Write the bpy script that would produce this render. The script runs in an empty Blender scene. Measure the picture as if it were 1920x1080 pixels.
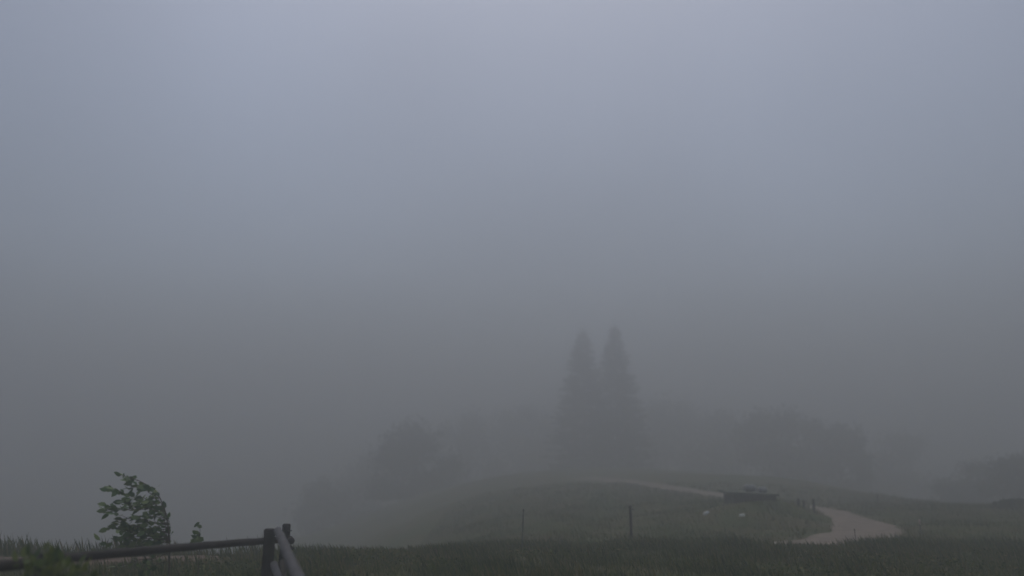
import bpy, math, random
import numpy as np
R = math.radians
rng = np.random.default_rng(7)
random.seed(7)
scene = bpy.context.scene
col = scene.collection

# ---------------------------------------------------------------- camera
PITCH = R(12.0); CAMZ = 1.7; F = 1653.0
cd = bpy.data.cameras.new("camera"); cam = bpy.data.objects.new("camera", cd); col.objects.link(cam)
cam.location = (0, 0, CAMZ); cam.rotation_euler = (R(90) + PITCH, 0, 0)
cd.sensor_width = 36; cd.lens = 36 * F / 1920; cd.clip_start = 0.05; cd.clip_end = 3000
cd.dof.use_dof = True; cd.dof.focus_distance = 16.0; cd.dof.aperture_fstop = 0.4
scene.camera = cam

# ---------------------------------------------------------------- sky, sun, exposure
SUN_EL, SUN_AZ = 72, 4           # sun high and ahead of the camera, behind the cloud
w = bpy.data.worlds.new("World"); scene.world = w; w.use_nodes = True
nt = w.node_tree; nt.nodes.clear()
N = nt.nodes.new; L = nt.links.new
out = N("ShaderNodeOutputWorld"); bg = N("ShaderNodeBackground"); L(bg.outputs[0], out.inputs[0])
sky = N("ShaderNodeTexSky"); sky.sky_type = 'NISHITA'; sky.sun_disc = False
sky.sun_elevation = R(SUN_EL); sky.sun_rotation = R(SUN_AZ); sky.dust_density = 4.0; sky.air_density = 1.0
hsv = N("ShaderNodeHueSaturation"); hsv.inputs['Saturation'].default_value = 1.08
L(sky.outputs[0], hsv.inputs['Color'])
# cloud cover: brighter overhead than at the horizon, with broad soft masses
tc = N("ShaderNodeTexCoord"); sep = N("ShaderNodeSeparateXYZ"); L(tc.outputs['Generated'], sep.inputs[0])
mr = N("ShaderNodeMapRange"); mr.inputs['From Min'].default_value = 0.0; mr.inputs['From Max'].default_value = 0.22
mr.inputs['To Min'].default_value = 0.4; mr.inputs['To Max'].default_value = 0.88
L(sep.outputs['Z'], mr.inputs['Value'])
nz = N("ShaderNodeTexNoise"); nz.inputs['Scale'].default_value = 2.4; nz.inputs['Detail'].default_value = 1.0
L(tc.outputs['Generated'], nz.inputs['Vector'])
mr2 = N("ShaderNodeMapRange"); mr2.inputs['From Min'].default_value = 0.3; mr2.inputs['From Max'].default_value = 0.7
mr2.inputs['To Min'].default_value = 0.76; mr2.inputs['To Max'].default_value = 1.10
L(nz.outputs['Fac'], mr2.inputs['Value'])
mu = N("ShaderNodeMath"); mu.operation = 'MULTIPLY'; L(mr.outputs[0], mu.inputs[0]); L(mr2.outputs[0], mu.inputs[1])
vm = N("ShaderNodeVectorMath"); vm.operation = 'SCALE'; L(hsv.outputs[0], vm.inputs[0]); L(mu.outputs[0], vm.inputs['Scale'])
L(vm.outputs[0], bg.inputs['Color']); bg.inputs['Strength'].default_value = 0.10
sl = bpy.data.lights.new("sun", 'SUN'); sl.energy = 0.5; sl.angle = R(50); sl.color = (1.0, 0.96, 0.92)
so = bpy.data.objects.new("sun", sl); col.objects.link(so)
so.rotation_euler = (R(90 - SUN_EL), 0, R(180 - SUN_AZ)); so.location = (0, 0, 60)
vs = scene.view_settings; vs.view_transform = 'Standard'; vs.look = 'None'; vs.gamma = 1; vs.exposure = 0.40
scene.render.engine = 'CYCLES'
cy = scene.cycles; cy.max_bounces = 8; cy.volume_bounces = 6; cy.diffuse_bounces = 3; cy.use_denoising = True

# ---------------------------------------------------------------- helpers
def at(px, py, D):
    u = (px - 960) / F; v = (540 - py) / F
    y = math.cos(PITCH) - math.sin(PITCH) * v; z = math.sin(PITCH) + math.cos(PITCH) * v
    s = D / y
    return (u * s, D, CAMZ + z * s)

def tag(o, label=None, cat=None, group=None, kind=None):
    if label: o['label'] = label
    if cat: o['category'] = cat
    if group: o['group'] = group
    if kind: o['kind'] = kind
    return o

def empty(name, loc):
    o = bpy.data.objects.new(name, None); col.objects.link(o); o.location = loc
    o.empty_display_size = 0.2
    return o

class MB:
    def __init__(s): s.v = []; s.f = []; s.n = 0
    def add(s, V, Fs):
        V = np.asarray(V, float).reshape(-1, 3)
        s.v.append(V)
        for f in Fs: s.f.append(tuple(i + s.n for i in f))
        s.n += len(V)
    def box(s, a, b):
        (x0, y0, z0), (x1, y1, z1) = a, b
        V = [(x, y, z) for z in (z0, z1) for y in (y0, y1) for x in (x0, x1)]
        s.add(V, [(0,2,3,1),(4,5,7,6),(0,1,5,4),(2,6,7,3),(0,4,6,2),(1,3,7,5)])
    def tube(s, pts, radii, seg=10, wob=0.0, cap=True, squash=1.0):
        pts = np.asarray(pts, float); n = len(pts)
        T = np.gradient(pts, axis=0); T /= np.linalg.norm(T, axis=1)[:, None] + 1e-9
        up = np.array([0, 0, 1.0]) if abs(T[0][2]) < 0.8 else np.array([0, 1.0, 0])
        V = []
        for i in range(n):
            a = np.cross(T[i], up); a /= np.linalg.norm(a) + 1e-9; b = np.cross(a, T[i])
            for k in range(seg):
                t = 2 * math.pi * k / seg
                r = radii[i] * (1 + wob * math.sin(3 * t + i * 1.3) + wob * random.uniform(-1, 1) * .6)
                V.append(pts[i] + r * (math.cos(t) * a + squash * math.sin(t) * b))
        Fs = []
        for i in range(n - 1):
            for k in range(seg):
                k2 = (k + 1) % seg
                Fs.append((i*seg+k, i*seg+k2, (i+1)*seg+k2, (i+1)*seg+k))
        if cap:
            Fs.append(tuple(range(seg))[::-1]); Fs.append(tuple((n-1)*seg + k for k in range(seg)))
        s.add(V, Fs)
    def build(s, name, m, parent=None, smooth=True, loc=(0, 0, 0)):
        me = bpy.data.meshes.new(name)
        V = np.concatenate(s.v) - np.asarray(loc, float)
        me.from_pydata([tuple(v) for v in V], [], s.f)
        if smooth: me.polygons.foreach_set('use_smooth', [True] * len(me.polygons))
        me.materials.append(m); me.update()
        o = bpy.data.objects.new(name, me); col.objects.link(o)
        if parent is not None:
            o.parent = parent
        else: o.location = loc
        return o

def fast(name, V, nper, m, parent=None, loc=(0, 0, 0), attr=None):
    """mesh of equal sized faces: V (n, nper, 3)"""
    V = np.asarray(V, np.float32) - np.asarray(loc, np.float32)
    n = len(V); me = bpy.data.meshes.new(name)
    me.vertices.add(n * nper); me.vertices.foreach_set('co', V.reshape(-1))
    me.loops.add(n * nper); me.loops.foreach_set('vertex_index', np.arange(n * nper, dtype=np.int32))
    me.polygons.add(n); me.polygons.foreach_set('loop_start', np.arange(0, n * nper, nper, dtype=np.int32))
    me.polygons.foreach_set('loop_total', np.full(n, nper, dtype=np.int32))
    me.materials.append(m); me.update(calc_edges=True); me.validate()
    o = bpy.data.objects.new(name, me); col.objects.link(o)
    if parent is not None: o.parent = parent
    else: o.location = loc
    return o

# ---------------------------------------------------------------- materials
def mat(name, stops, scale=4.0, detail=5, rough=0.85, bump=0.0, bscale=30, stretch=(1, 1, 1), island=0.0, trans=0.0, spec=0.3, coords='Object'):
    m = bpy.data.materials.new(name); m.use_nodes = True; t = m.node_tree; nn = t.nodes; ll = t.links
    p = nn['Principled BSDF']; p.inputs['Roughness'].default_value = rough
    p.inputs['Specular IOR Level'].default_value = spec
    tcn = nn.new('ShaderNodeTexCoord'); mp = nn.new('ShaderNodeMapping'); mp.inputs['Scale'].default_value = stretch
    ll.new(tcn.outputs[coords], mp.inputs['Vector'])
    no = nn.new('ShaderNodeTexNoise'); no.inputs['Scale'].default_value = scale; no.inputs['Detail'].default_value = detail
    ll.new(mp.outputs[0], no.inputs['Vector'])
    cr = nn.new('ShaderNodeValToRGB'); e = cr.color_ramp.elements
    lo, hi = 0.32, 0.68
    for i, c in enumerate(stops):
        pos = lo + (hi - lo) * i / max(1, len(stops) - 1)
        if i == 0: e[0].position = pos; el = e[0]
        elif i == len(stops) - 1: e[-1].position = pos; el = e[-1]
        else: el = e.new(pos)
        el.color = (*c, 1)
    src = no.outputs['Fac']
    if island > 0:
        g = nn.new('ShaderNodeNewGeometry'); mx = nn.new('ShaderNodeMix'); mx.data_type = 'FLOAT'
        mx.inputs['Factor'].default_value = island
        ll.new(src, mx.inputs['A']); ll.new(g.outputs['Random Per Island'], mx.inputs['B']); src = mx.outputs['Result']
    ll.new(src, cr.inputs['Fac']); ll.new(cr.outputs['Color'], p.inputs['Base Color'])
    if bump > 0:
        b = nn.new('ShaderNodeBump'); b.inputs['Strength'].default_value = bump; b.inputs['Distance'].default_value = 0.02
        n2 = nn.new('ShaderNodeTexNoise'); n2.inputs['Scale'].default_value = bscale; n2.inputs['Detail'].default_value = 6
        ll.new(mp.outputs[0], n2.inputs['Vector']); ll.new(n2.outputs['Fac'], b.inputs['Height']); ll.new(b.outputs[0], p.inputs['Normal'])
    if trans > 0:
        tr = nn.new('ShaderNodeBsdfTranslucent'); ll.new(cr.outputs['Color'], tr.inputs['Color'])
        ms = nn.new('ShaderNodeMixShader'); ms.inputs[0].default_value = trans
        ll.new(p.outputs[0], ms.inputs[1]); ll.new(tr.outputs[0], ms.inputs[2]); ll.new(ms.outputs[0], nn['Material Output'].inputs[0])
    return m

M_ground = mat('ground_turf', [(.022,.034,.008),(.036,.052,.010),(.066,.058,.026),(.040,.056,.012)], scale=0.35, detail=8, rough=.95, bump=.6, bscale=9, spec=.1)
M_gravel = mat('pale_gravel', [(.13,.108,.088),(.185,.155,.128),(.23,.195,.16)], scale=2.2, detail=10, rough=.95, bump=.7, bscale=40, spec=.1)
M_path = mat('worn_earth_gravel', [(.070,.052,.040),(.12,.088,.066),(.165,.125,.095)], scale=2.6, detail=10, rough=.95, bump=.7, bscale=40, spec=.1)
M_grass = mat('grass_blades', [(.016,.040,.003),(.036,.072,.005),(.080,.105,.010),(.15,.125,.045)], scale=.5, detail=4, rough=.7, island=.45, trans=.25)
M_dry = mat('dry_grass_stems', [(.10,.085,.05),(.16,.13,.08)], scale=2, rough=.8, island=.5)
M_leaf = mat('sapling_leaves', [(.030,.085,.022),(.060,.135,.032),(.14,.21,.06)], scale=3, rough=.5, island=.55, trans=.25)
M_leaf2 = mat('shrub_leaves', [(.050,.095,.020),(.10,.15,.028),(.17,.21,.048)], scale=3, rough=.5, island=.6, trans=.25)
M_stem = mat('sapling_bark', [(.05,.04,.03),(.09,.07,.05)], scale=8, rough=.9)
M_darklog = mat('dark_weathered_log', [(.010,.009,.008),(.020,.018,.016),(.034,.030,.027)], scale=5, detail=8, rough=.9, bump=.5, bscale=40, stretch=(1,1,1))
M_greylog = mat('silver_weathered_log', [(.040,.041,.044),(.068,.069,.074),(.10,.10,.107)], scale=6, detail=8, rough=.85, bump=.5, bscale=40)
M_post = mat('stained_post_wood', [(.02,.018,.015),(.045,.038,.03)], scale=10, rough=.9)
M_steel = mat('dull_post_metal', [(.04,.055,.045),(.07,.085,.07)], scale=10, rough=.6)
M_plastic = mat('insulator_plastic', [(.02,.02,.02),(.03,.03,.03)], scale=10, rough=.4)
M_pale = mat('pale_post_paint', [(.50,.38,.34),(.65,.52,.47)], scale=20, rough=.7)
M_stone = mat('white_limestone', [(.62,.64,.63),(.80,.82,.80)], scale=8, rough=.9, bump=.4)
M_bundle = mat('pale_stone', [(.20,.205,.205),(.31,.315,.315)], scale=6, rough=.8, bump=.4)
M_needle = mat('spruce_needles', [(.016,.030,.016),(.028,.046,.022),(.045,.065,.030)], scale=1.2, rough=.7, island=.4)
M_broad = mat('broadleaf_foliage', [(.028,.042,.018),(.045,.062,.026),(.075,.090,.038)], scale=.7, rough=.7, island=.4)
M_bark = mat('tree_bark', [(.035,.03,.025),(.07,.06,.05)], scale=6, rough=.95, bump=.5)
M_shed = mat('dark_shed_boards', [(.028,.034,.022),(.050,.056,.038)], scale=5, rough=.9, bump=.4, stretch=(6,6,.6))
M_roof = mat('mossy_shed_roof', [(.055,.066,.042),(.090,.098,.068)], scale=4, rough=.95, bump=.4)

# ---------------------------------------------------------------- terrain heights
cp = []
def C(px, py, D): cp.append(at(px, py, D))
def Z(x, y, z): cp.append((x, y, z))
for x in (-12, -6, 0, 6, 12):
    for y in (-6, 4, 13): Z(x, y, 0)
for x in (-25, 25):
    for y in (-8, 6): Z(x, y, 0)
for a in [(-100,1042,20),(0,1044,20),(200,1046,20),(400,1047,20.3),(600,1040,21),(800,1038,22),(1000,1034,22.5),(1200,1026,23),(1400,1024,23),
          (1600,1023,23.5),(1800,1030,22.5),(1960,1040,21.5)]: C(*a)
for a in [(-13,26,-1.6),(-9,26,-1.5),(-5,28,-1.1),(-20,34,-5),(-11,36,-4),(-6,38,-2.2),(-40,50,-14),(-22,60,-9),(-50,100,-30),(-40,95,-14),
          (-60,20,-12),(-35,20,-4)]: Z(*a)
for a in [(1000,1012,27),(1000,975,36),(1000,935,50),(1000,897,75),(900,985,40),(900,930,60),(900,900,85),
          (1150,1008,27),(1150,968,37),(1150,925,50),(1150,892,72),(1090,886,84),(1200,884,84),(1300,889,72)]: C(*a)
ROAD = [(1500,1026,24.0),(1542,1018,25),(1585,1006,27),(1626,996,29.3),(1620,984,32.3),(1580,971,36),(1530,956,40.5),(1472,946,45),(1425,940,49),(1375,933,51),
        (1310,923,53),(1240,912,57),(1160,902,63),(1090,897,69)]
for a in ROAD: C(*a)
for a in [(1300,992,30),(1400,990,30),(1480,998,28.5),(1520,984,31),(1512,969,34),(1470,944,36.5),(1430,931,37.5),(1390,934,37),(1385,950,34.0),(1430,944,34.2),(1462,933,35.0),(1490,949,35.0),(1340,952,37),(1260,962,37)]: C(*a)
for a in [(1700,1003,28),(1700,965,38),(1660,944,50),(1620,925,66),(1500,900,66),(1800,985,30),(1800,950,42),(1920,1005,26),(1920,960,38),(1850,955,60)]: C(*a)
for a in [(1000,893,120),(1200,888,125),(1350,893,115),(1480,900,100),(1700,945,110),(1830,958,75),(1930,965,66),
          (800,1000,45),(800,955,70),(800,925,105),(700,1008,60),(700,975,90),(600,1015,80),(1100,888,155)]: C(*a)
for a in [(-150,150,-45),(150,60,-6),(150,150,-6),(90,0,1),(-120,0,-20),(0,-120,-2),(120,-120,0),(-120,-120,-12),(60,60,-2)]: Z(*a)
for k in range(12):
    a = 2 * math.pi * k / 12; x, y = 340 * math.cos(a), 340 * math.sin(a)
    Z(x, y, -18 + 20 * math.cos(a) )
cp = np.array(cp); P = cp[:, :2]; n = len(P)
def phi(r2): return 0.5 * r2 * np.log(r2 + 1e-9)
A = phi(((P[:, None] - P[None]) ** 2).sum(-1)) + np.eye(n) * 2.0
Bm = np.hstack([np.ones((n, 1)), P])
sol = np.linalg.solve(np.block([[A, Bm], [Bm.T, np.zeros((3, 3))]]), np.concatenate([cp[:, 2], np.zeros(3)]))
def height(x, y):
    x = np.asarray(x, float); y = np.asarray(y, float)
    q = np.stack([x.ravel(), y.ravel()], 1); o = np.empty(len(q))
    for i in range(0, len(q), 20000):
        c = q[i:i+20000]
        o[i:i+20000] = phi(((c[:, None] - P[None]) ** 2).sum(-1)) @ sol[:n] + sol[n] + c @ sol[n+1:]
    z = o.reshape(x.shape)
    d = np.hypot(x, y)
    z = z + .03 * np.sin(x * 1.7 + .6 * np.sin(y * 1.1)) * np.cos(y * 1.3 + .5) + .5 * np.clip((d - 60) / 120, 0, 1) * np.sin(x * .11) * np.cos(y * .09 + 1)
    return z
def h1(x, y): return float(height(np.array([x]), np.array([y]))[0])

# ground sheet: fine near the camera, coarse far away
def axis(lo, hi, fl, fh, step):
    a = list(np.arange(fl, fh + 1e-6, step)); s = step
    v = fl; left = []
    while v > lo: s *= 1.18; v -= s; left.append(max(v, lo))
    s = step; v = fh; right = []
    while v < hi: s *= 1.18; v += s; right.append(min(v, hi))
    return np.array(left[::-1] + a + right)
gx = axis(-345, 345, -26, 32, .4); gy = axis(-345, 345, 6, 60, .4)
X, Y = np.meshgrid(gx, gy); Zg = height(X, Y)
V = np.stack([X, Y, Zg], -1).reshape(-1, 3); nx, ny = len(gx), len(gy)
idx = np.arange(nx * ny).reshape(ny, nx)
Q = np.stack([idx[:-1, :-1], idx[:-1, 1:], idx[1:, 1:], idx[1:, :-1]], -1).reshape(-1, 4)
me = bpy.data.meshes.new('ground'); me.from_pydata(V.tolist(), [], Q.tolist())
me.polygons.foreach_set('use_smooth', [True] * len(me.polygons)); me.materials.append(M_ground)
g = bpy.data.objects.new('ground', me); col.objects.link(g); tag(g, kind='structure')

def interp(pts, step=.35):
    pts = np.asarray(pts, float)[:, :2]; res = []
    Pp = np.vstack([2*pts[0]-pts[1], pts, 2*pts[-1]-pts[-2]])
    for i in range(1, len(Pp) - 2):
        a, b, c, d = Pp[i-1], Pp[i], Pp[i+1], Pp[i+2]; m = max(2, int(np.linalg.norm(c-b) / step))
        for t in np.arange(m) / m:
            res.append(.5 * ((2*b) + (-a+c)*t + (2*a-5*b+4*c-d)*t*t + (-a+3*b-3*c+d)*t**3))
    res.append(pts[-1]); return np.array(res)
def bil(x, y):
    i = np.clip(np.searchsorted(gx, x) - 1, 0, nx - 2); j = np.clip(np.searchsorted(gy, y) - 1, 0, ny - 2)
    u = (x - gx[i]) / (gx[i+1] - gx[i]); v = (y - gy[j]) / (gy[j+1] - gy[j])
    return (Zg[j, i]*(1-u)*(1-v) + Zg[j, i+1]*u*(1-v) + Zg[j+1, i]*(1-u)*v + Zg[j+1, i+1]*u*v)
road_areas = []
def strip(name, pts, width, lift=.03, m=M_gravel):
    c = interp(pts); T = np.gradient(c, axis=0); T /= np.linalg.norm(T, axis=1)[:, None]; Nn = np.stack([-T[:, 1], T[:, 0]], 1)
    K = 11; rows = []
    for i in range(len(c)):
        ww = width * .5 * (width_f(i / len(c)) if False else 1)
        e1 = .22 * math.sin(i * .37) + .12 * math.sin(i * .93 + 1) + random.uniform(-.08, .08)
        e2 = .22 * math.sin(i * .29 + 2) + .12 * math.sin(i * .81) + random.uniform(-.08, .08)
        for k in range(K):
            s_ = -1 + 2 * k / (K - 1)
            o_ = s_ * ww + (e1 * max(0, -s_) + e2 * max(0, s_)) * .7
            rows.append(c[i] + Nn[i] * o_)
    rows = np.array(rows); z = bil(rows[:, 0], rows[:, 1]) + lift
    edge = (np.arange(len(rows)) % K == 0) | (np.arange(len(rows)) % K == K - 1); z[edge] -= lift + .03
    V = np.column_stack([rows, z]); id_ = np.arange(len(c) * K).reshape(-1, K)
    Q = np.stack([id_[:-1, :-1], id_[:-1, 1:], id_[1:, 1:], id_[1:, :-1]], -1).reshape(-1, 4)
    me = bpy.data.meshes.new(name); me.from_pydata(V.tolist(), [], Q.tolist()); me.materials.append(m)
    me.polygons.foreach_set('use_smooth', [True] * len(me.polygons))
    o = bpy.data.objects.new(name, me); col.objects.link(o); tag(o, kind='structure'); road_areas.append((c, width)); return o
strip('gravel_road', [at(*a) for a in ROAD], 2.3)
strip('gravel_path', [(-17, 15.2), (-12, 16.2), (-9, 17.2), (-7.2, 18.1), (-6, 18.9)], 2.2, m=M_path)
strip('gravel_track', [(8.6, 12), (9.4, 14), (10.2, 15.6), (11.6, 17)], 1.6)
def road_dist(x, y):
    d = np.full(x.shape, 99.0)
    for c, wd in road_areas:
        for q in c[::2]: d = np.minimum(d, np.hypot(x - q[0], y - q[1]) - wd / 2)
    return d

# ---------------------------------------------------------------- grass (nobody could count it)
def blades(n, xr, yr, hmin, hmax, width, lean=(-.45, .1), crest=None, patch=True):
    x = rng.uniform(*xr, n); y = rng.uniform(*yr, n)
    k = np.abs(x) < y * .66 + 2
    x, y = x[k], y[k]
    if patch:
        f = .5 + .5 * np.sin(x * 1.9 + 2 * np.sin(y * .8)) * np.cos(y * 1.5 + np.sin(x * .7))
        k = rng.random(len(x)) < .35 + .65 * f; x, y = x[k], y[k]; f = f[k]
    else: f = rng.random(len(x))
    rd = road_dist(x, y); k = rd > rng.uniform(-.25, .1, len(x)); x, y, f = x[k], y[k], f[k]
    z = bil(x, y) - .02; m = len(x)
    h = (hmin + (hmax - hmin) * rng.random(m) ** 2) * (.65 + .6 * f)
    a = rng.uniform(0, math.pi, m); ww = width * rng.uniform(.6, 1.3, m)
    dx, dy = np.cos(a) * ww / 2, np.sin(a) * ww / 2
    lx = rng.uniform(*lean, m) * h; ly = rng.uniform(-.25, .25, m) * h
    V = np.zeros((m, 4, 3))
    V[:, 0] = np.stack([x - dx, y - dy, z], 1); V[:, 1] = np.stack([x + dx, y + dy, z], 1)
    V[:, 2] = np.stack([x + dx * .8 + lx * .4, y + dy * .8 + ly * .4, z + h * .62], 1)
    V[:, 3] = np.stack([x + lx, y + ly, z + h], 1)
    return V
GV = np.concatenate([
    blades(190000, (-17, 17), (14, 24.5), .04, .18, .010, (-.6, .35)),
    blades(60000, (-18, 18), (19, 24.5), .06, .26, .008),
    blades(70000, (-4, 30), (24, 42), .06, .22, .018),
    blades(40000, (-4, 36), (40, 60), .08, .25, .04),
    blades(30000, (-17, 17), (20.5, 24.5), .10, .28, .004, (-.5, .2)),
    blades(9000, (-15, -5.5), (18.5, 21.5), .16, .46, .004, (-.4, .2)),
    blades(16000, (-17, 17), (14, 18.5), .10, .30, .016),
])
gr = fast('meadow_grass', GV, 4, M_grass); tag(gr, 'rough dark green meadow grass covering the verge and the bank', 'grass', kind='stuff')
DV = blades(1500, (-16, 16), (18, 24.5), .12, .30, .003, (-.4, .0))
o = fast('dry_grass', DV, 4, M_dry); tag(o, 'thin dry seed stalks standing above the green verge', 'grass', kind='stuff')

# broad leaved weeds scattered through the verge
def leafmesh(cen, size, dirs, nrm=None, width=.6):
    """pointed oval leaves, six corners each; cen (n,3) base of leaf, dirs (n,3)"""
    n = len(cen); size = np.asarray(size).reshape(n, 1)
    d = dirs / (np.linalg.norm(dirs, axis=1)[:, None] + 1e-9)
    r = rng.normal(size=(n, 3)) if nrm is None else nrm
    s = np.cross(d, r); s /= np.linalg.norm(s, axis=1)[:, None] + 1e-9
    up = np.cross(s, d)
    V = np.zeros((n, 6, 3))
    V[:, 0] = cen
    V[:, 1] = cen + d * size * .28 + s * size * .27 * width / .6 + up * size * .05
    V[:, 2] = cen + d * size * .65 + s * size * .24 * width / .6
    V[:, 3] = cen + d * size * 1.0 - up * size * .10
    V[:, 4] = cen + d * size * .65 - s * size * .24 * width / .6
    V[:, 5] = cen + d * size * .28 - s * size * .27 * width / .6 + up * size * .05
    return V
nw = 26000
x = rng.uniform(-17, 17, nw); y = rng.uniform(14, 21, nw)
f = np.sin(x * .9 + 1.3 * np.sin(y * .7 + 1)) * np.cos(y * .9 + x * .3); k = (f > .25) & (road_dist(x, y) > .1); x, y = x[k], y[k]
c = np.stack([x, y, bil(x, y) + rng.uniform(.02, .13, len(x))], 1)
dd = rng.normal(size=(len(x), 3)); dd[:, 2] = rng.uniform(.0, .8, len(x))
o = fast('ground_weeds', leafmesh(c, rng.uniform(.04, .08, len(x)), dd), 6, M_grass)
tag(o, 'patches of broad leaved weeds mixed into the verge grass', 'weeds', kind='stuff')

# ---------------------------------------------------------------- log fence with its corner
fence = empty('log_fence', (at(505, 1000, 12.7)[0], 12.7, 0))
tag(fence, 'weathered log rail fence turning a corner, dark rails left, silver handrail right', 'fence')
FL = fence.location.copy()
def log(name, a, b, r0, r1, m, seg=14, parts=12, wob=.03, label=None, sag=0.0):
    mb = MB(); a = np.array(a); b = np.array(b)
    t = np.linspace(0, 1, parts)[:, None]; p = a + (b - a) * t
    p[:, 2] -= sag * np.sin(np.pi * t[:, 0]); p[:, 0] += .004 * np.sin(t[:, 0] * 9)
    rr = (r0 + (r1 - r0) * t[:, 0]); rr = rr.copy()
    # rounded ends
    T = (b - a) / np.linalg.norm(b - a)
    p = np.vstack([p[0] - T * .0, p[0] + T * .018, p[1:-1], p[-1] - T * .018, p[-1]])
    rr = np.concatenate([[rr[0] * .72], [rr[0]], rr[1:-1], [rr[-1]], [rr[-1] * .72]])
    mb.tube(p, rr, seg, wob)
    o = mb.build(name, m, fence, loc=FL)
    if label: o['label'] = label
    return o
def post(px, D, top, r, m=M_darklog, leanx=0, label=None):
    x, y, z = at(px, top, D); g0 = h1(x, y)
    return log('post', (x + leanx, y, g0 - .25), (x, y, z), r * 1.05, r, m, label=label, wob=.04)
post(505.5, 12.7, 991, .078)
post(537.5, 14.2, 982, .064, leanx=-.05, label='thinner post behind the corner')
post(69, 8.9, 1037, .062)
# left run: dark round rail, nearer at the frame edge
a = at(523, 1012.5, 13.1); b = at(70, 1052, 8.98)
log('rail', (a[0], a[1] - .0, a[2]), (b[0], b[1], b[2]), .047, .049, M_darklog, sag=-.012, parts=30, wob=.06)
c = at(72, 1054, 8.85); d = at(-60, 1067, 8.1); dv = np.array(d) - np.array(c)
log('rail', c, np.array(c) + dv * 3.2, .052, .050, M_darklog, parts=14)
# silver handrail coming towards the camera from the corner
T0 = np.array(at(521, 995, 12.45)); T1 = np.array(at(557, 1080, 7.6)); dv = T1 - T0
log('rail', T0, T0 + dv * 1.55, .054, .054, M_greylog, parts=30, wob=.07, label='silver grey handrail running towards the camera')
Lz = np.array([0, 0, -.44])
log('rail', T0 + Lz + np.array([-.03, 0, 0]), T0 + dv * 1.55 + Lz + np.array([.0, 0, 0]), .050, .050, M_greylog, parts=24, wob=.07, label='lower silver grey rail')
e = T0 + dv * 1.5
log('post', (e[0] - .12, e[1], h1(e[0], e[1]) - .25), (e[0] - .12, e[1], e[2] + .08), .07, .065, M_darklog)
# continuation behind the corner: short rail ends on the thinner post, dark brace
a = np.array(at(547.5, 1013.5, 14.1)); log('rail', a + np.array([-.12, .35, .0]), a + np.array([.02, -.12, 0]), .05, .05, M_darklog, parts=5, label='short sawn rail end fixed to the thinner post')
a = np.array(at(551, 1028, 14.3)); log('rail', a + np.array([-.16, .3, .02]), a + np.array([.0, -.06, 0]), .022, .022, M_darklog, parts=4, label='thin batten end low on the thinner post')
mb = MB(); a = np.array(at(540, 995, 14.1)); b = np.array(at(547, 995, 14.05)); mb.tube([a, b], [.010, .008], 8); mb.build('bolt', M_plastic, fence, loc=FL)
a = np.array(at(531, 1052, 12.9)); log('brace', a, np.array([a[0] + .35, a[1] - 1.4, -.15]), .045, .05, M_darklog, parts=8, label='dark diagonal brace under the handrail')

# ---------------------------------------------------------------- wire posts and markers
def ground_at(px, D):
    x = (px - 960) / F * D; x = at(px, 1000, D)[0]
    return x, D, h1(x, D)
def stake(name, px, D, top, r, m, label, cat='post', group=None, lean=0.0, cap=None, nub=False, seg=8, capm=None):
    xt, yt, zt = at(px, top, D); g0 = h1(xt - lean, yt)
    root = empty(name, (xt - lean, yt, g0)); tag(root, label, cat, group)
    mb = MB(); n_ = 7; t = np.linspace(0, 1, n_)
    p = np.stack([xt - lean + lean * t, np.full(n_, yt), g0 - .15 + (zt - g0 + .15) * t], 1)
    mb.tube(p, [r] * n_, seg, .05); mb.build('shaft', m, root, loc=root.location)
    if nub:
        q = np.array([xt, yt, zt - .10]); mb = MB()
        mb.tube([q, q + (.05, 0, .0), q + (.075, 0, -.01), q + (.10, 0, .015)], [.010, .010, .022, .010], 8)
        mb.build('insulator', M_plastic, root, loc=root.location)
    if cap:
        mb = MB(); mb.tube([(xt, yt, zt - cap), (xt, yt, zt - .01), (xt, yt, zt + .01)], [r * 1.35, r * 1.35, r * .8], 10)
        mb.build('cap', capm or M_steel, root, loc=root.location)
    return root
G1 = 'posts of the wire fence along the verge'
stake('fence_post', 1181.5, 25, 948, .038, M_post, 'stout dark wooden wire post with an insulator near its top, standing in the verge grass', group=G1, nub=True, cap=.05, lean=-.015)
stake('fence_post', 981.5, 22.5, 955, .015, M_steel, 'very thin leaning green stake left of the stout wooden post', group=G1, cap=.05, lean=.045)
stake('fence_post', 1602, 24, 992, .011, M_post, 'short thin stake in the grass in front of the gravel bend', group=G1, cap=.04, lean=-.03)
stake('marker_post', 1724, 27, 974, .020, M_steel, 'slim marker post with a pale pinkish cap right of the gravel bend', group=G1, cap=.15, capm=M_pale)
G2 = 'dark posts on the bank beside the gravel road'
stake('roadside_post', 1525, 34.5, 936, .048, M_post, 'tallest dark post at the inside edge of the gravel bend', group=G2, cap=.04)
stake('roadside_post', 1507, 36, 938, .045, M_post, 'middle dark post of the three where the road vanishes behind the bank', group=G2, cap=.04)
stake('roadside_post', 1497, 36.6, 935, .045, M_post, 'leftmost dark post of the three where the road vanishes behind the bank', group=G2, cap=.04)
stake('roadside_post', 1645, 46, 926, .040, M_post, 'faint post in the fog above the outer edge of the gravel bend', group=G2, cap=.04)

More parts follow.
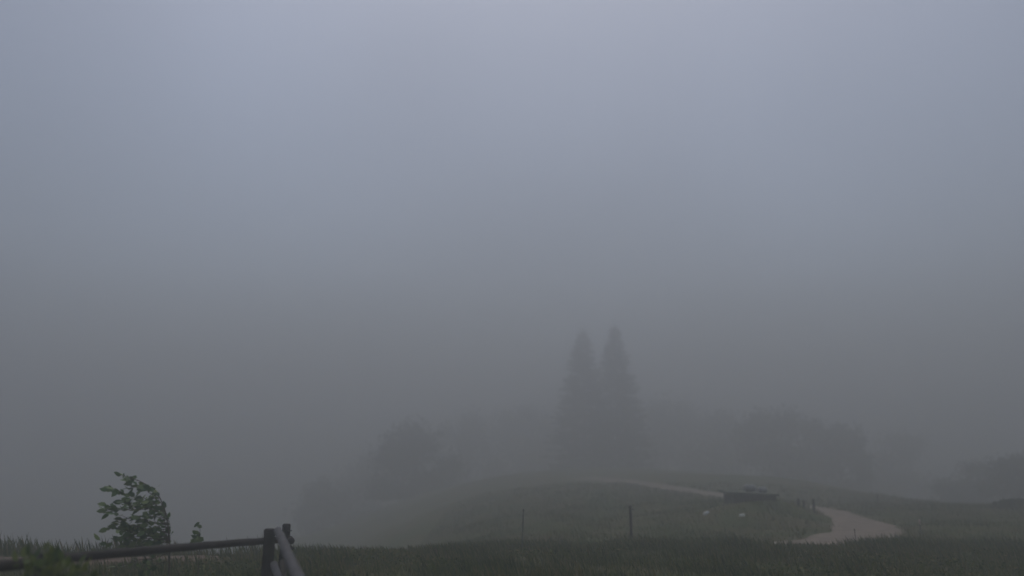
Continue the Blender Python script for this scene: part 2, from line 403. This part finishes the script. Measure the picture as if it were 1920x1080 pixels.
# ---------------------------------------------------------------- stones
def rock(name, cen, size, m, label, cat, group, seed, tilt=0.0):
    r_ = np.random.default_rng(seed); mb = MB(); nu, nv = 14, 9; V = []
    for j in range(nv + 1):
        for i in range(nu):
            th = math.pi * j / nv; ph = 2 * math.pi * i / nu
            q = np.array([math.sin(th) * math.cos(ph), math.sin(th) * math.sin(ph), math.cos(th)])
            q = np.sign(q) * np.abs(q) ** .8
            k = 1 + .12 * math.sin(3 * ph + seed) * math.sin(th) + .08 * r_.normal() * math.sin(th)
            q = q * k * np.array(size); c_, s_ = math.cos(tilt), math.sin(tilt)
            V.append((q[0] * c_ - q[2] * s_, q[1], q[0] * s_ + q[2] * c_))
    V = np.array(V) + np.array(cen)
    Fs = [(j*nu+i, j*nu+(i+1) % nu, (j+1)*nu+(i+1) % nu, (j+1)*nu+i) for j in range(nv) for i in range(nu)]
    mb.add(V, [f[::-1] for f in Fs]); o = mb.build(name, m, None, loc=cen); tag(o, label, cat, group); return o
def on_ground(px, py, lo=22, hi=60):
    for D in np.arange(lo, hi, .2):
        q = at(px, py, D)
        if h1(q[0], D) > q[2]: return np.array(q)
    return np.array(at(px, py, (lo + hi) / 2))
G3 = 'small white stones on the grassy bank'
q = on_ground(1324, 971); rock('white_stone', q + (0, 0, .16), (.11, .08, .055), M_stone, 'small white stone tilted up to the right, the left one on the dark bank', 'stone', G3, 3, .5)
q = on_ground(1392, 974); rock('white_stone', q + (0, 0, .14), (.11, .08, .045), M_stone, 'small flat white stone below the low shed, the right one on the dark bank', 'stone', G3, 5, .05)

# ---------------------------------------------------------------- low shed in the bank, pale stones on its roof
x0, yS, zt = at(1376, 926, 35.0); x1 = at(1455, 930, 35.0)[0]
gz = min(h1(x0, yS), h1(x1, yS + 1))
shed = empty('low_shed', ((x0 + x1) / 2, yS + .8, gz)); tag(shed, 'low dark shed set into the grassy bank where the far road disappears, flat roof overhanging', 'shed')
mb = MB(); mb.box((x0, yS, gz - .8), (x1, yS + 1.7, zt - .02)); mb.build('wall', M_shed, shed, False, loc=shed.location)
mb = MB(); 
for k in range(9):
    xx = x0 + .02 + (x1 - x0 - .04) * k / 9; mb.box((xx, yS - .022, gz - .6), (xx + (x1 - x0) / 9 - .035, yS - .002, zt - .03))
mb.build('cladding', M_shed, shed, False, loc=shed.location)
mb = MB(); mb.add([(x0 - .18, yS - .2, zt), (x1 + .07, yS - .2, zt - .09), (x1 + .07, yS + 1.9, zt - .04), (x0 - .18, yS + 1.9, zt + .05),
                   (x0 - .18, yS - .2, zt + .065), (x1 + .07, yS - .2, zt - .01), (x1 + .07, yS + 1.9, zt + .04), (x0 - .18, yS + 1.9, zt + .13)],
                  [(3,2,1,0),(4,5,6,7),(0,1,5,4),(1,2,6,5),(2,3,7,6),(3,0,4,7)])
mb.build('roof', M_roof, shed, False, loc=shed.location)
G4 = 'pale stones lying on the shed roof'
q = np.array(at(1405, 913, 35.8)); q[2] = zt + .21; rock('pale_boulder', q, (.24, .2, .16), M_bundle, 'wider pale grey stone on the shed roof, left of its neighbour', 'stone', G4, 8)
q = np.array(at(1428, 915, 35.7)); q[2] = zt + .14; rock('pale_boulder', q, (.17, .16, .12), M_bundle, 'smaller pale grey stone on the shed roof, right of its neighbour', 'stone', G4, 9)

# ---------------------------------------------------------------- wind-blown sapling behind the rail
def px_branch(pts, D, dj=0.0):
    p = np.array([at(px, py, D + dj * i / max(1, len(pts) - 1)) for i, (px, py) in enumerate(pts)])
    return p
def smooth(p, m=6):
    p = np.asarray(p, float); Pp = np.vstack([2*p[0]-p[1], p, 2*p[-1]-p[-2]]); r_ = []
    for i in range(1, len(Pp) - 2):
        a, b, c, d = Pp[i-1], Pp[i], Pp[i+1], Pp[i+2]
        for t in np.arange(m) / m: r_.append(.5 * ((2*b) + (-a+c)*t + (2*a-5*b+4*c-d)*t*t + (-a+3*b-3*c+d)*t**3))
    r_.append(p[-1]); return np.array(r_)
DS = 13.2
bx = at(318, 1000, DS)[0]; gb = h1(bx, DS)
sap = empty('sapling', (bx, DS, gb)); tag(sap, 'young broadleaf sapling bent left by the wind behind the dark rail', 'sapling')
main = [(317, 1078), (318, 1040), (317, 1010), (314, 980), (307, 950), (292, 922), (268, 905), (248, 897), (228, 891)]
BR = [
 ([(317, 1010), (321, 985), (318, 965), (311, 948)], .25, .10),
 ([(314, 985), (311, 960), (303, 935), (297, 918), (291, 912)], -.3, .10),
 ([(307, 950), (285, 932), (262, 926), (240, 922), (218, 915), (200, 911)], .2, .13),
 ([(300, 936), (280, 915), (262, 903), (250, 908)], -.2, .12),
 ([(309, 955), (280, 945), (250, 945), (228, 948), (215, 948)], .3, .11),
 ([(311, 965), (282, 960), (255, 962), (235, 968), (224, 972)], -.2, .12),
 ([(311, 962), (290, 948), (262, 948), (210, 945), (196, 948)], .1, .35),
 ([(313, 975), (285, 975), (258, 980), (238, 985), (225, 990)], .35, .11),
 ([(315, 990), (290, 985), (262, 992), (240, 1000), (222, 1008)], .0, .11),
 ([(314, 985), (280, 985), (245, 978), (215, 985), (199, 984)], -.1, .35),
 ([(316, 1000), (290, 998), (268, 1003), (250, 1010), (238, 1016)], .2, .11),
 ([(316, 1005), (290, 1003), (262, 1000), (220, 1004), (200, 1012), (184, 1006)], -.2, .33),
 ([(317, 1012), (300, 1008), (285, 1012), (268, 1022)], .1, .12),
 ([(316, 995), (300, 980), (288, 965), (276, 958)], -.35, .12),
 ([(317, 1015), (312, 1000), (302, 992), (290, 990)], .3, .12),
 ([(308, 952), (296, 940), (284, 938), (272, 940)], .3, .11),
 ([(318, 1030), (290, 1040), (262, 1042), (238, 1050), (215, 1056)], .1, .22),
 ([(318, 1020), (322, 1005), (320, 995)], .1, .12),
 ([(317, 1045), (296, 1052), (280, 1062)], .1, .18),
]
mb = MB(); mp_ = smooth(px_branch([(318, 1150)] + main, DS)); mp_[0][2] = gb - .1
mp_[0][0] = bx
mb.tube(mp_, np.linspace(.016, .003, len(mp_)), 7)
LC = []; LD = []; LS = []
def leaves_on(p, gap, size=(.070, .135), start=.25, blow=(-1, 0, -.15)):
    seg = np.linalg.norm(np.diff(p, axis=0), axis=1); s_ = np.concatenate([[0], np.cumsum(seg)]); Lt = s_[-1]
    d_ = Lt * start; k = 0
    gapw = gap * .5
    while d_ < Lt:
        i = min(np.searchsorted(s_, d_) - 1, len(p) - 2); i = max(i, 0)
        c_ = p[i] + (p[i+1] - p[i]) * ((d_ - s_[i]) / (seg[i] + 1e-9)); t_ = (p[i+1] - p[i]) / (seg[i] + 1e-9)
        LC.append(c_ + rng.normal(size=3) * .012); v = t_ * .5 + np.array(blow) * .7 + rng.normal(size=3) * .6
        LD.append(v); LS.append(rng.uniform(*size)); d_ += .76 * gapw * rng.uniform(.6, 1.4); k += 1
    LC.append(p[-1]); LD.append((p[-1] - p[-2]) / np.linalg.norm(p[-1] - p[-2]) + rng.normal(size=3) * .15); LS.append(size[1])
leaves_on(mp_, .10, start=.72)
for pts, dj, gap in BR:
    p = smooth(px_branch([(px_ - 3 + max(0, 300 - px_) * .06, py_ + 7) for px_, py_ in pts], DS, dj)); p[1:-1] += rng.normal(size=p[1:-1].shape) * .006
    mb.tube(p, np.linspace(.007, .002, len(p)), 5)
    leaves_on(p, gap)
    if gap < .2:                      # side twigs
        for _ in range(4):
            i = rng.integers(len(p) // 3, len(p) - 2); e = p[i] + np.array([rng.uniform(-.22, -.08), rng.uniform(-.15, .15), rng.uniform(-.09, .09)])
            q = np.array([p[i], (p[i] + e) / 2 + (0, 0, .015), e]); mb.tube(q, [.003, .0025, .002], 4); leaves_on(q, gap, start=.3)
mb.build('stem', M_stem, sap, loc=sap.location)
fast('foliage', leafmesh(np.array(LC), LS, np.array(LD)), 6, M_leaf, sap, loc=sap.location)

# little sprig right of it
x, y, z = at(372, 1030, 14.0); gz = h1(x, y)
spg = empty('sprig', (x, y, gz)); tag(spg, 'small upright leafy sprig behind the rail right of the bent sapling', 'seedling')
p = smooth(np.array([(x + .02, y, gz - .05), at(374, 1030, 14), at(374, 1008, 14), at(375, 992, 14), at(371, 980, 14)]))
mb = MB(); mb.tube(p, np.linspace(.007, .002, len(p)), 6); mb.build('stem', M_stem, spg, loc=spg.location)
pts = [(371,982),(368,984),(375,992),(366,1004),(371,1003),(364,1009),(372,1010),(377,1012),(368,1014),(374,1017),(363,1016),(379,1016),(366,1011),(370,1015),(378,1010),(373,1003),(380,1021),(364,1021),(369,1019),(366,1024),(376,1026)]
c = np.array([at(a, b, 14 + rng.uniform(-.05, .05)) for a, b in pts]) + (.03, 0, .02); dd = np.array([(-.7, rng.uniform(-.3, .3), rng.uniform(-.6, .5)) for _ in pts])
fast('foliage', leafmesh(c, rng.uniform(.09, .13, len(pts)), dd, nrm=np.array([[0, -1, .3]]) + rng.normal(size=(len(pts), 3)) * .35), 6, M_leaf, spg, loc=spg.location)

# ---------------------------------------------------------------- leafy shrub in front of the left fence post
x, y, z = at(85, 1080, 8.5); gz = h1(x, y)
sh = empty('leafy_shrub', (x, y, gz)); tag(sh, 'yellow green leafy shrub in front of the left fence post, at the bottom edge', 'shrub')
LC, LD, LS = [], [], []; mb = MB()
tips = [(42,1040),(52,1036),(62,1043),(80,1031),(92,1030),(88,1040),(100,1050),(112,1048),(120,1058),(145,1054),(150,1068),(172,1075),(160,1060),(130,1070),(110,1068),(90,1062),(60,1055),
        (75,1075),(95,1078),(140,1082),(30,1046),(105,1060),(118,1070),(100,1040),(165,1080),(50,1068)]
for i, (a, b) in enumerate(tips):
    D_ = 8.5 + rng.uniform(-.3, .15); e = np.array(at(a + 3, b + 7, D_)); s0 = np.array([x + rng.uniform(-.06, .06), y + rng.uniform(-.06, .06), gz - .05])
    p = smooth(np.array([s0, s0 * .45 + e * .55 + (rng.uniform(-.05, .05), 0, .02), e])); mb.tube(p, np.linspace(.007, .002, len(p)), 5)
    leaves_on(p, .15, size=(.065, .12), start=.45, blow=(-.2, 0, .1))
mb.build('stem', M_stem, sh, loc=sh.location)
fast('foliage', leafmesh(np.array(LC), LS, np.array(LD)), 6, M_leaf2, sh, loc=sh.location)

# ---------------------------------------------------------------- trees in the fog
def spruce(px, D, top, base, halfpx, label, seed, group):
    r_ = np.random.default_rng(seed)
    xt, yt, zt = at(px, top, D); g0 = h1(xt, D); H = zt - g0; Rb = halfpx * D / F
    root = empty('spruce_tree', (xt, D, g0)); tag(root, label, 'tree', group)
    mb = MB(); n_ = 12; t = np.linspace(0, 1, n_)
    mb.tube(np.stack([xt + .05 * np.sin(t * 5), np.full(n_, D), g0 - .2 + (H + .1) * t], 1), .24 * (1 - t) + .015, 10, .05)
    tris = []; z = .03
    while z < .985:
        s_ = 1 - z; Lb = Rb * (s_ ** .82) * (1 if z > .12 else .8) + .12
        nb = int(9 + 7 * s_)
        for k in range(nb):
            a = r_.uniform(0, 2 * math.pi); Lk = Lb * r_.uniform(.62, 1.12); drop = r_.uniform(.15, .35) * Lk
            dirv = np.array([math.cos(a), math.sin(a), 0]); side = np.array([-math.sin(a), math.cos(a), 0]); z0 = g0 + H * z + r_.uniform(-.15, .15)
            st = np.array([xt, D, z0]); en = st + dirv * Lk - np.array([0, 0, drop]) + np.array([0, 0, .12 * Lk])
            if k % 3 == 0: mb.tube([st, (st + en) / 2 - (0, 0, drop * .1), en], [.03 * s_ + .012, .02 * s_ + .008, .005], 4)
            m_ = int(14 + 16 * Lk)
            u = r_.uniform(.12, 1, m_) ** .8; wd = .42 * (1.05 - u) * Lk ** .7 + .05
            cpt = st + (en - st) * u[:, None] - np.array([0, 0, 1]) * (drop * .35 * np.sin(u * 3.1))[:, None] + side * (r_.uniform(-1, 1, m_) * wd)[:, None]
            sz = r_.uniform(.18, .42, m_)[:, None]
            d1 = dirv + side * r_.uniform(-.8, .8, m_)[:, None] + np.array([0, 0, -1]) * r_.uniform(-.05, .6, m_)[:, None]
            d2 = np.cross(d1, r_.normal(size=(m_, 3))); d2 /= np.linalg.norm(d2, axis=1)[:, None] + 1e-9
            tris.append(np.stack([cpt, cpt + d1 * sz + d2 * sz * .28, cpt + d1 * sz - d2 * sz * .28], 1))
        z += .016 + .006 * s_
    # leader shoot
    m_ = 160; u = r_.uniform(0, 1, m_); cpt = np.array([xt, D, zt - .9]) + np.stack([r_.normal(size=m_) * .10 * (1 - u), r_.normal(size=m_) * .10 * (1 - u), .9 * u], 1)
    d1 = r_.normal(size=(m_, 3)) * .12; d2 = r_.normal(size=(m_, 3)) * .04; tris.append(np.stack([cpt, cpt + d1 + d2, cpt + d1 - d2], 1))
    mb.build('trunk', M_bark, root, loc=root.location)
    fast('crown', np.concatenate(tris), 3, M_needle, root, loc=root.location)
GS = 'pair of spruces in the fog'
spruce(1092, 114, 620, 885, 80, 'left and slightly shorter of the two spruces standing together in the fog', 11, GS)
spruce(1153, 112, 612, 885, 72, 'right and taller of the two spruces standing together in the fog', 12, GS)

def broad(name, px, D, top, bot, halfpx, label, seed, group, cat='tree', lobes=22, leaf=.34, per=480, bush=False, m=M_broad):
    r_ = np.random.default_rng(seed)
    xt, yt, zt = at(px, top, D); g0 = h1(xt, D); zb = at(px, bot, D)[2]; zb = g0 - (.1 if bush else .4)
    Rx = halfpx * D / F; cz = (zt + zb) / 2; Rz = (zt - zb) / 2; Ry = min(Rx, max(Rz * 1.3, Rx * .6))
    root = empty(name, (xt, D, g0)); tag(root, label, cat, group)
    mb = MB(); cs = []
    for _ in range(lobes):
        while True:
            q = r_.uniform(-1, 1, 3); rr = math.hypot(q[0], q[1])
            if (q[2] > 0 and .25 < np.linalg.norm(q) < .80) or (q[2] <= 0 and .35 < rr < .85): break
        cs.append((np.array([xt + q[0] * Rx, D + q[1] * Ry, cz + q[2] * Rz]), r_.uniform(.22, .46)))
    cs.append((np.array([xt, D, cz + Rz * .62]), .36))
    tr = .05 * Rz + .08
    fork = np.array([xt, D, max(g0 + .3, zb + .1 * Rz)])
    if bush:
        for c_, s_ in cs[:10]:
            mb.tube([(xt + r_.uniform(-.2, .2), D + r_.uniform(-.2, .2), g0 - .1), (c_ + (xt, D, g0)) / 2, c_], [.04, .03, .01], 5)
    else:
        mb.tube([(xt, D, g0 - .2), (xt + .05, D, (g0 + fork[2]) / 2), fork, (xt, D, cz + .3 * Rz)], [tr * 1.3, tr, tr * .85, tr * .35], 10, .05)
        for c_, s_ in cs: mb.tube([fork + (0, 0, r_.uniform(0, .5 * Rz)), fork * .4 + c_ * .6 + (0, 0, .1), c_], [tr * .4, tr * .25, tr * .08], 5)
    mb.build('stem' if bush else 'trunk', M_bark, root, loc=root.location)
    Vs = []
    for c_, s_ in cs:
        k = int(per * r_.uniform(.7, 1.3)); q = r_.normal(size=(k, 3)); q /= np.linalg.norm(q, axis=1)[:, None]; q *= np.minimum(np.abs(r_.normal(size=(k, 1))), 1.9) * .62
        cc = c_ + q * np.array([Rx, Ry, Rz]) * s_
        cc[:, 2] = np.maximum(cc[:, 2], g0 + .05)
        d1 = r_.normal(size=(k, 3)); d2 = r_.normal(size=(k, 3)); sz = leaf * r_.uniform(.5, 1.2, k)[:, None]
        d1 /= np.linalg.norm(d1, axis=1)[:, None]; d2 -= d1 * (d1 * d2).sum(1)[:, None]; d2 /= np.linalg.norm(d2, axis=1)[:, None]
        Vs.append(np.stack([cc - d1 * sz, cc + d2 * sz * .45, cc + d1 * sz, cc - d2 * sz * .45], 1))
    fast('crown' if not bush else 'foliage', np.concatenate(Vs), 4, m, root, loc=root.location)
GB = 'broadleaf trees fading into the fog'
TR = [  # px, distance, top, bottom, half width in px, lobes, label
 (1245, 145, 735, 888, 75, 24, 'broad low tree just right of the spruce pair, fading into fog'),
 (1330, 135, 768, 892, 75, 24, 'faint tree between the spruce pair and the big round tree'),
 (1470, 112, 762, 900, 100, 32, 'big round crowned tree behind the shed'),
 (1570, 108, 795, 905, 62, 26, 'rounded tree with a steep right edge above the gravel bend'),
 (1690, 132, 815, 920, 80, 22, 'very faint tree in the gap between the big round tree and the right edge'),
 (1830, 88, 862, 960, 90, 28, 'dark tree at the right, second from the edge of the picture'),
 (1930, 76, 846, 970, 90, 30, 'darkest tree, cut by the right edge of the picture'),
 (985, 155, 756, 890, 75, 24, 'very faint tree touching the left side of the spruce pair'),
 (880, 145, 762, 895, 80, 24, 'faint tree in the fog, second to the left of the spruce pair'),
 (780, 108, 782, 940, 88, 28, 'added dark rounded tree standing in for a lens-drop smudge, midway between fence corner and spruces'),  # no tree known here: added to give the dark smudge of a lens drop
 (690, 140, 845, 960, 75, 22, 'faint tree low on the slope right of the fence corner'),
]
for i, (px_, D_, t_, b_, hp_, lo_, lab_) in enumerate(TR):
    broad('broadleaf_tree', px_, D_, t_, b_, hp_, lab_, 21 + i, GB, lobes=lo_, leaf=.34 if D_ > 90 else .17, per=480 if D_ > 90 else 900)
broad('bush', 615, 118, 896, 1012, 66, 'low dark bush in the fog right of the fence corner', 38, 'bushes in the fog', 'bush', bush=True)
broad('bush', 1925, 40, 936, 1005, 66, 'dark bush cut by the right edge above the verge grass', 39, 'bushes in the fog', 'bush', bush=True, leaf=.10, per=700)

# ---------------------------------------------------------------- the air
zmin = float(Zg.min())
mb = MB(); mb.box((-350, -350, zmin - 1), (350, 350, 26))
mh = bpy.data.materials.new('haze'); mh.use_nodes = True; t = mh.node_tree; t.nodes.clear()
o_ = t.nodes.new('ShaderNodeOutputMaterial'); pv = t.nodes.new('ShaderNodeVolumePrincipled')
pv.inputs['Color'].default_value = (.678, .690, .688, 1); pv.inputs['Density'].default_value = .0198; pv.inputs['Anisotropy'].default_value = .72
t.links.new(pv.outputs[0], o_.inputs['Volume'])
hz = mb.build('haze', mh, None, False); tag(hz, kind='stuff')
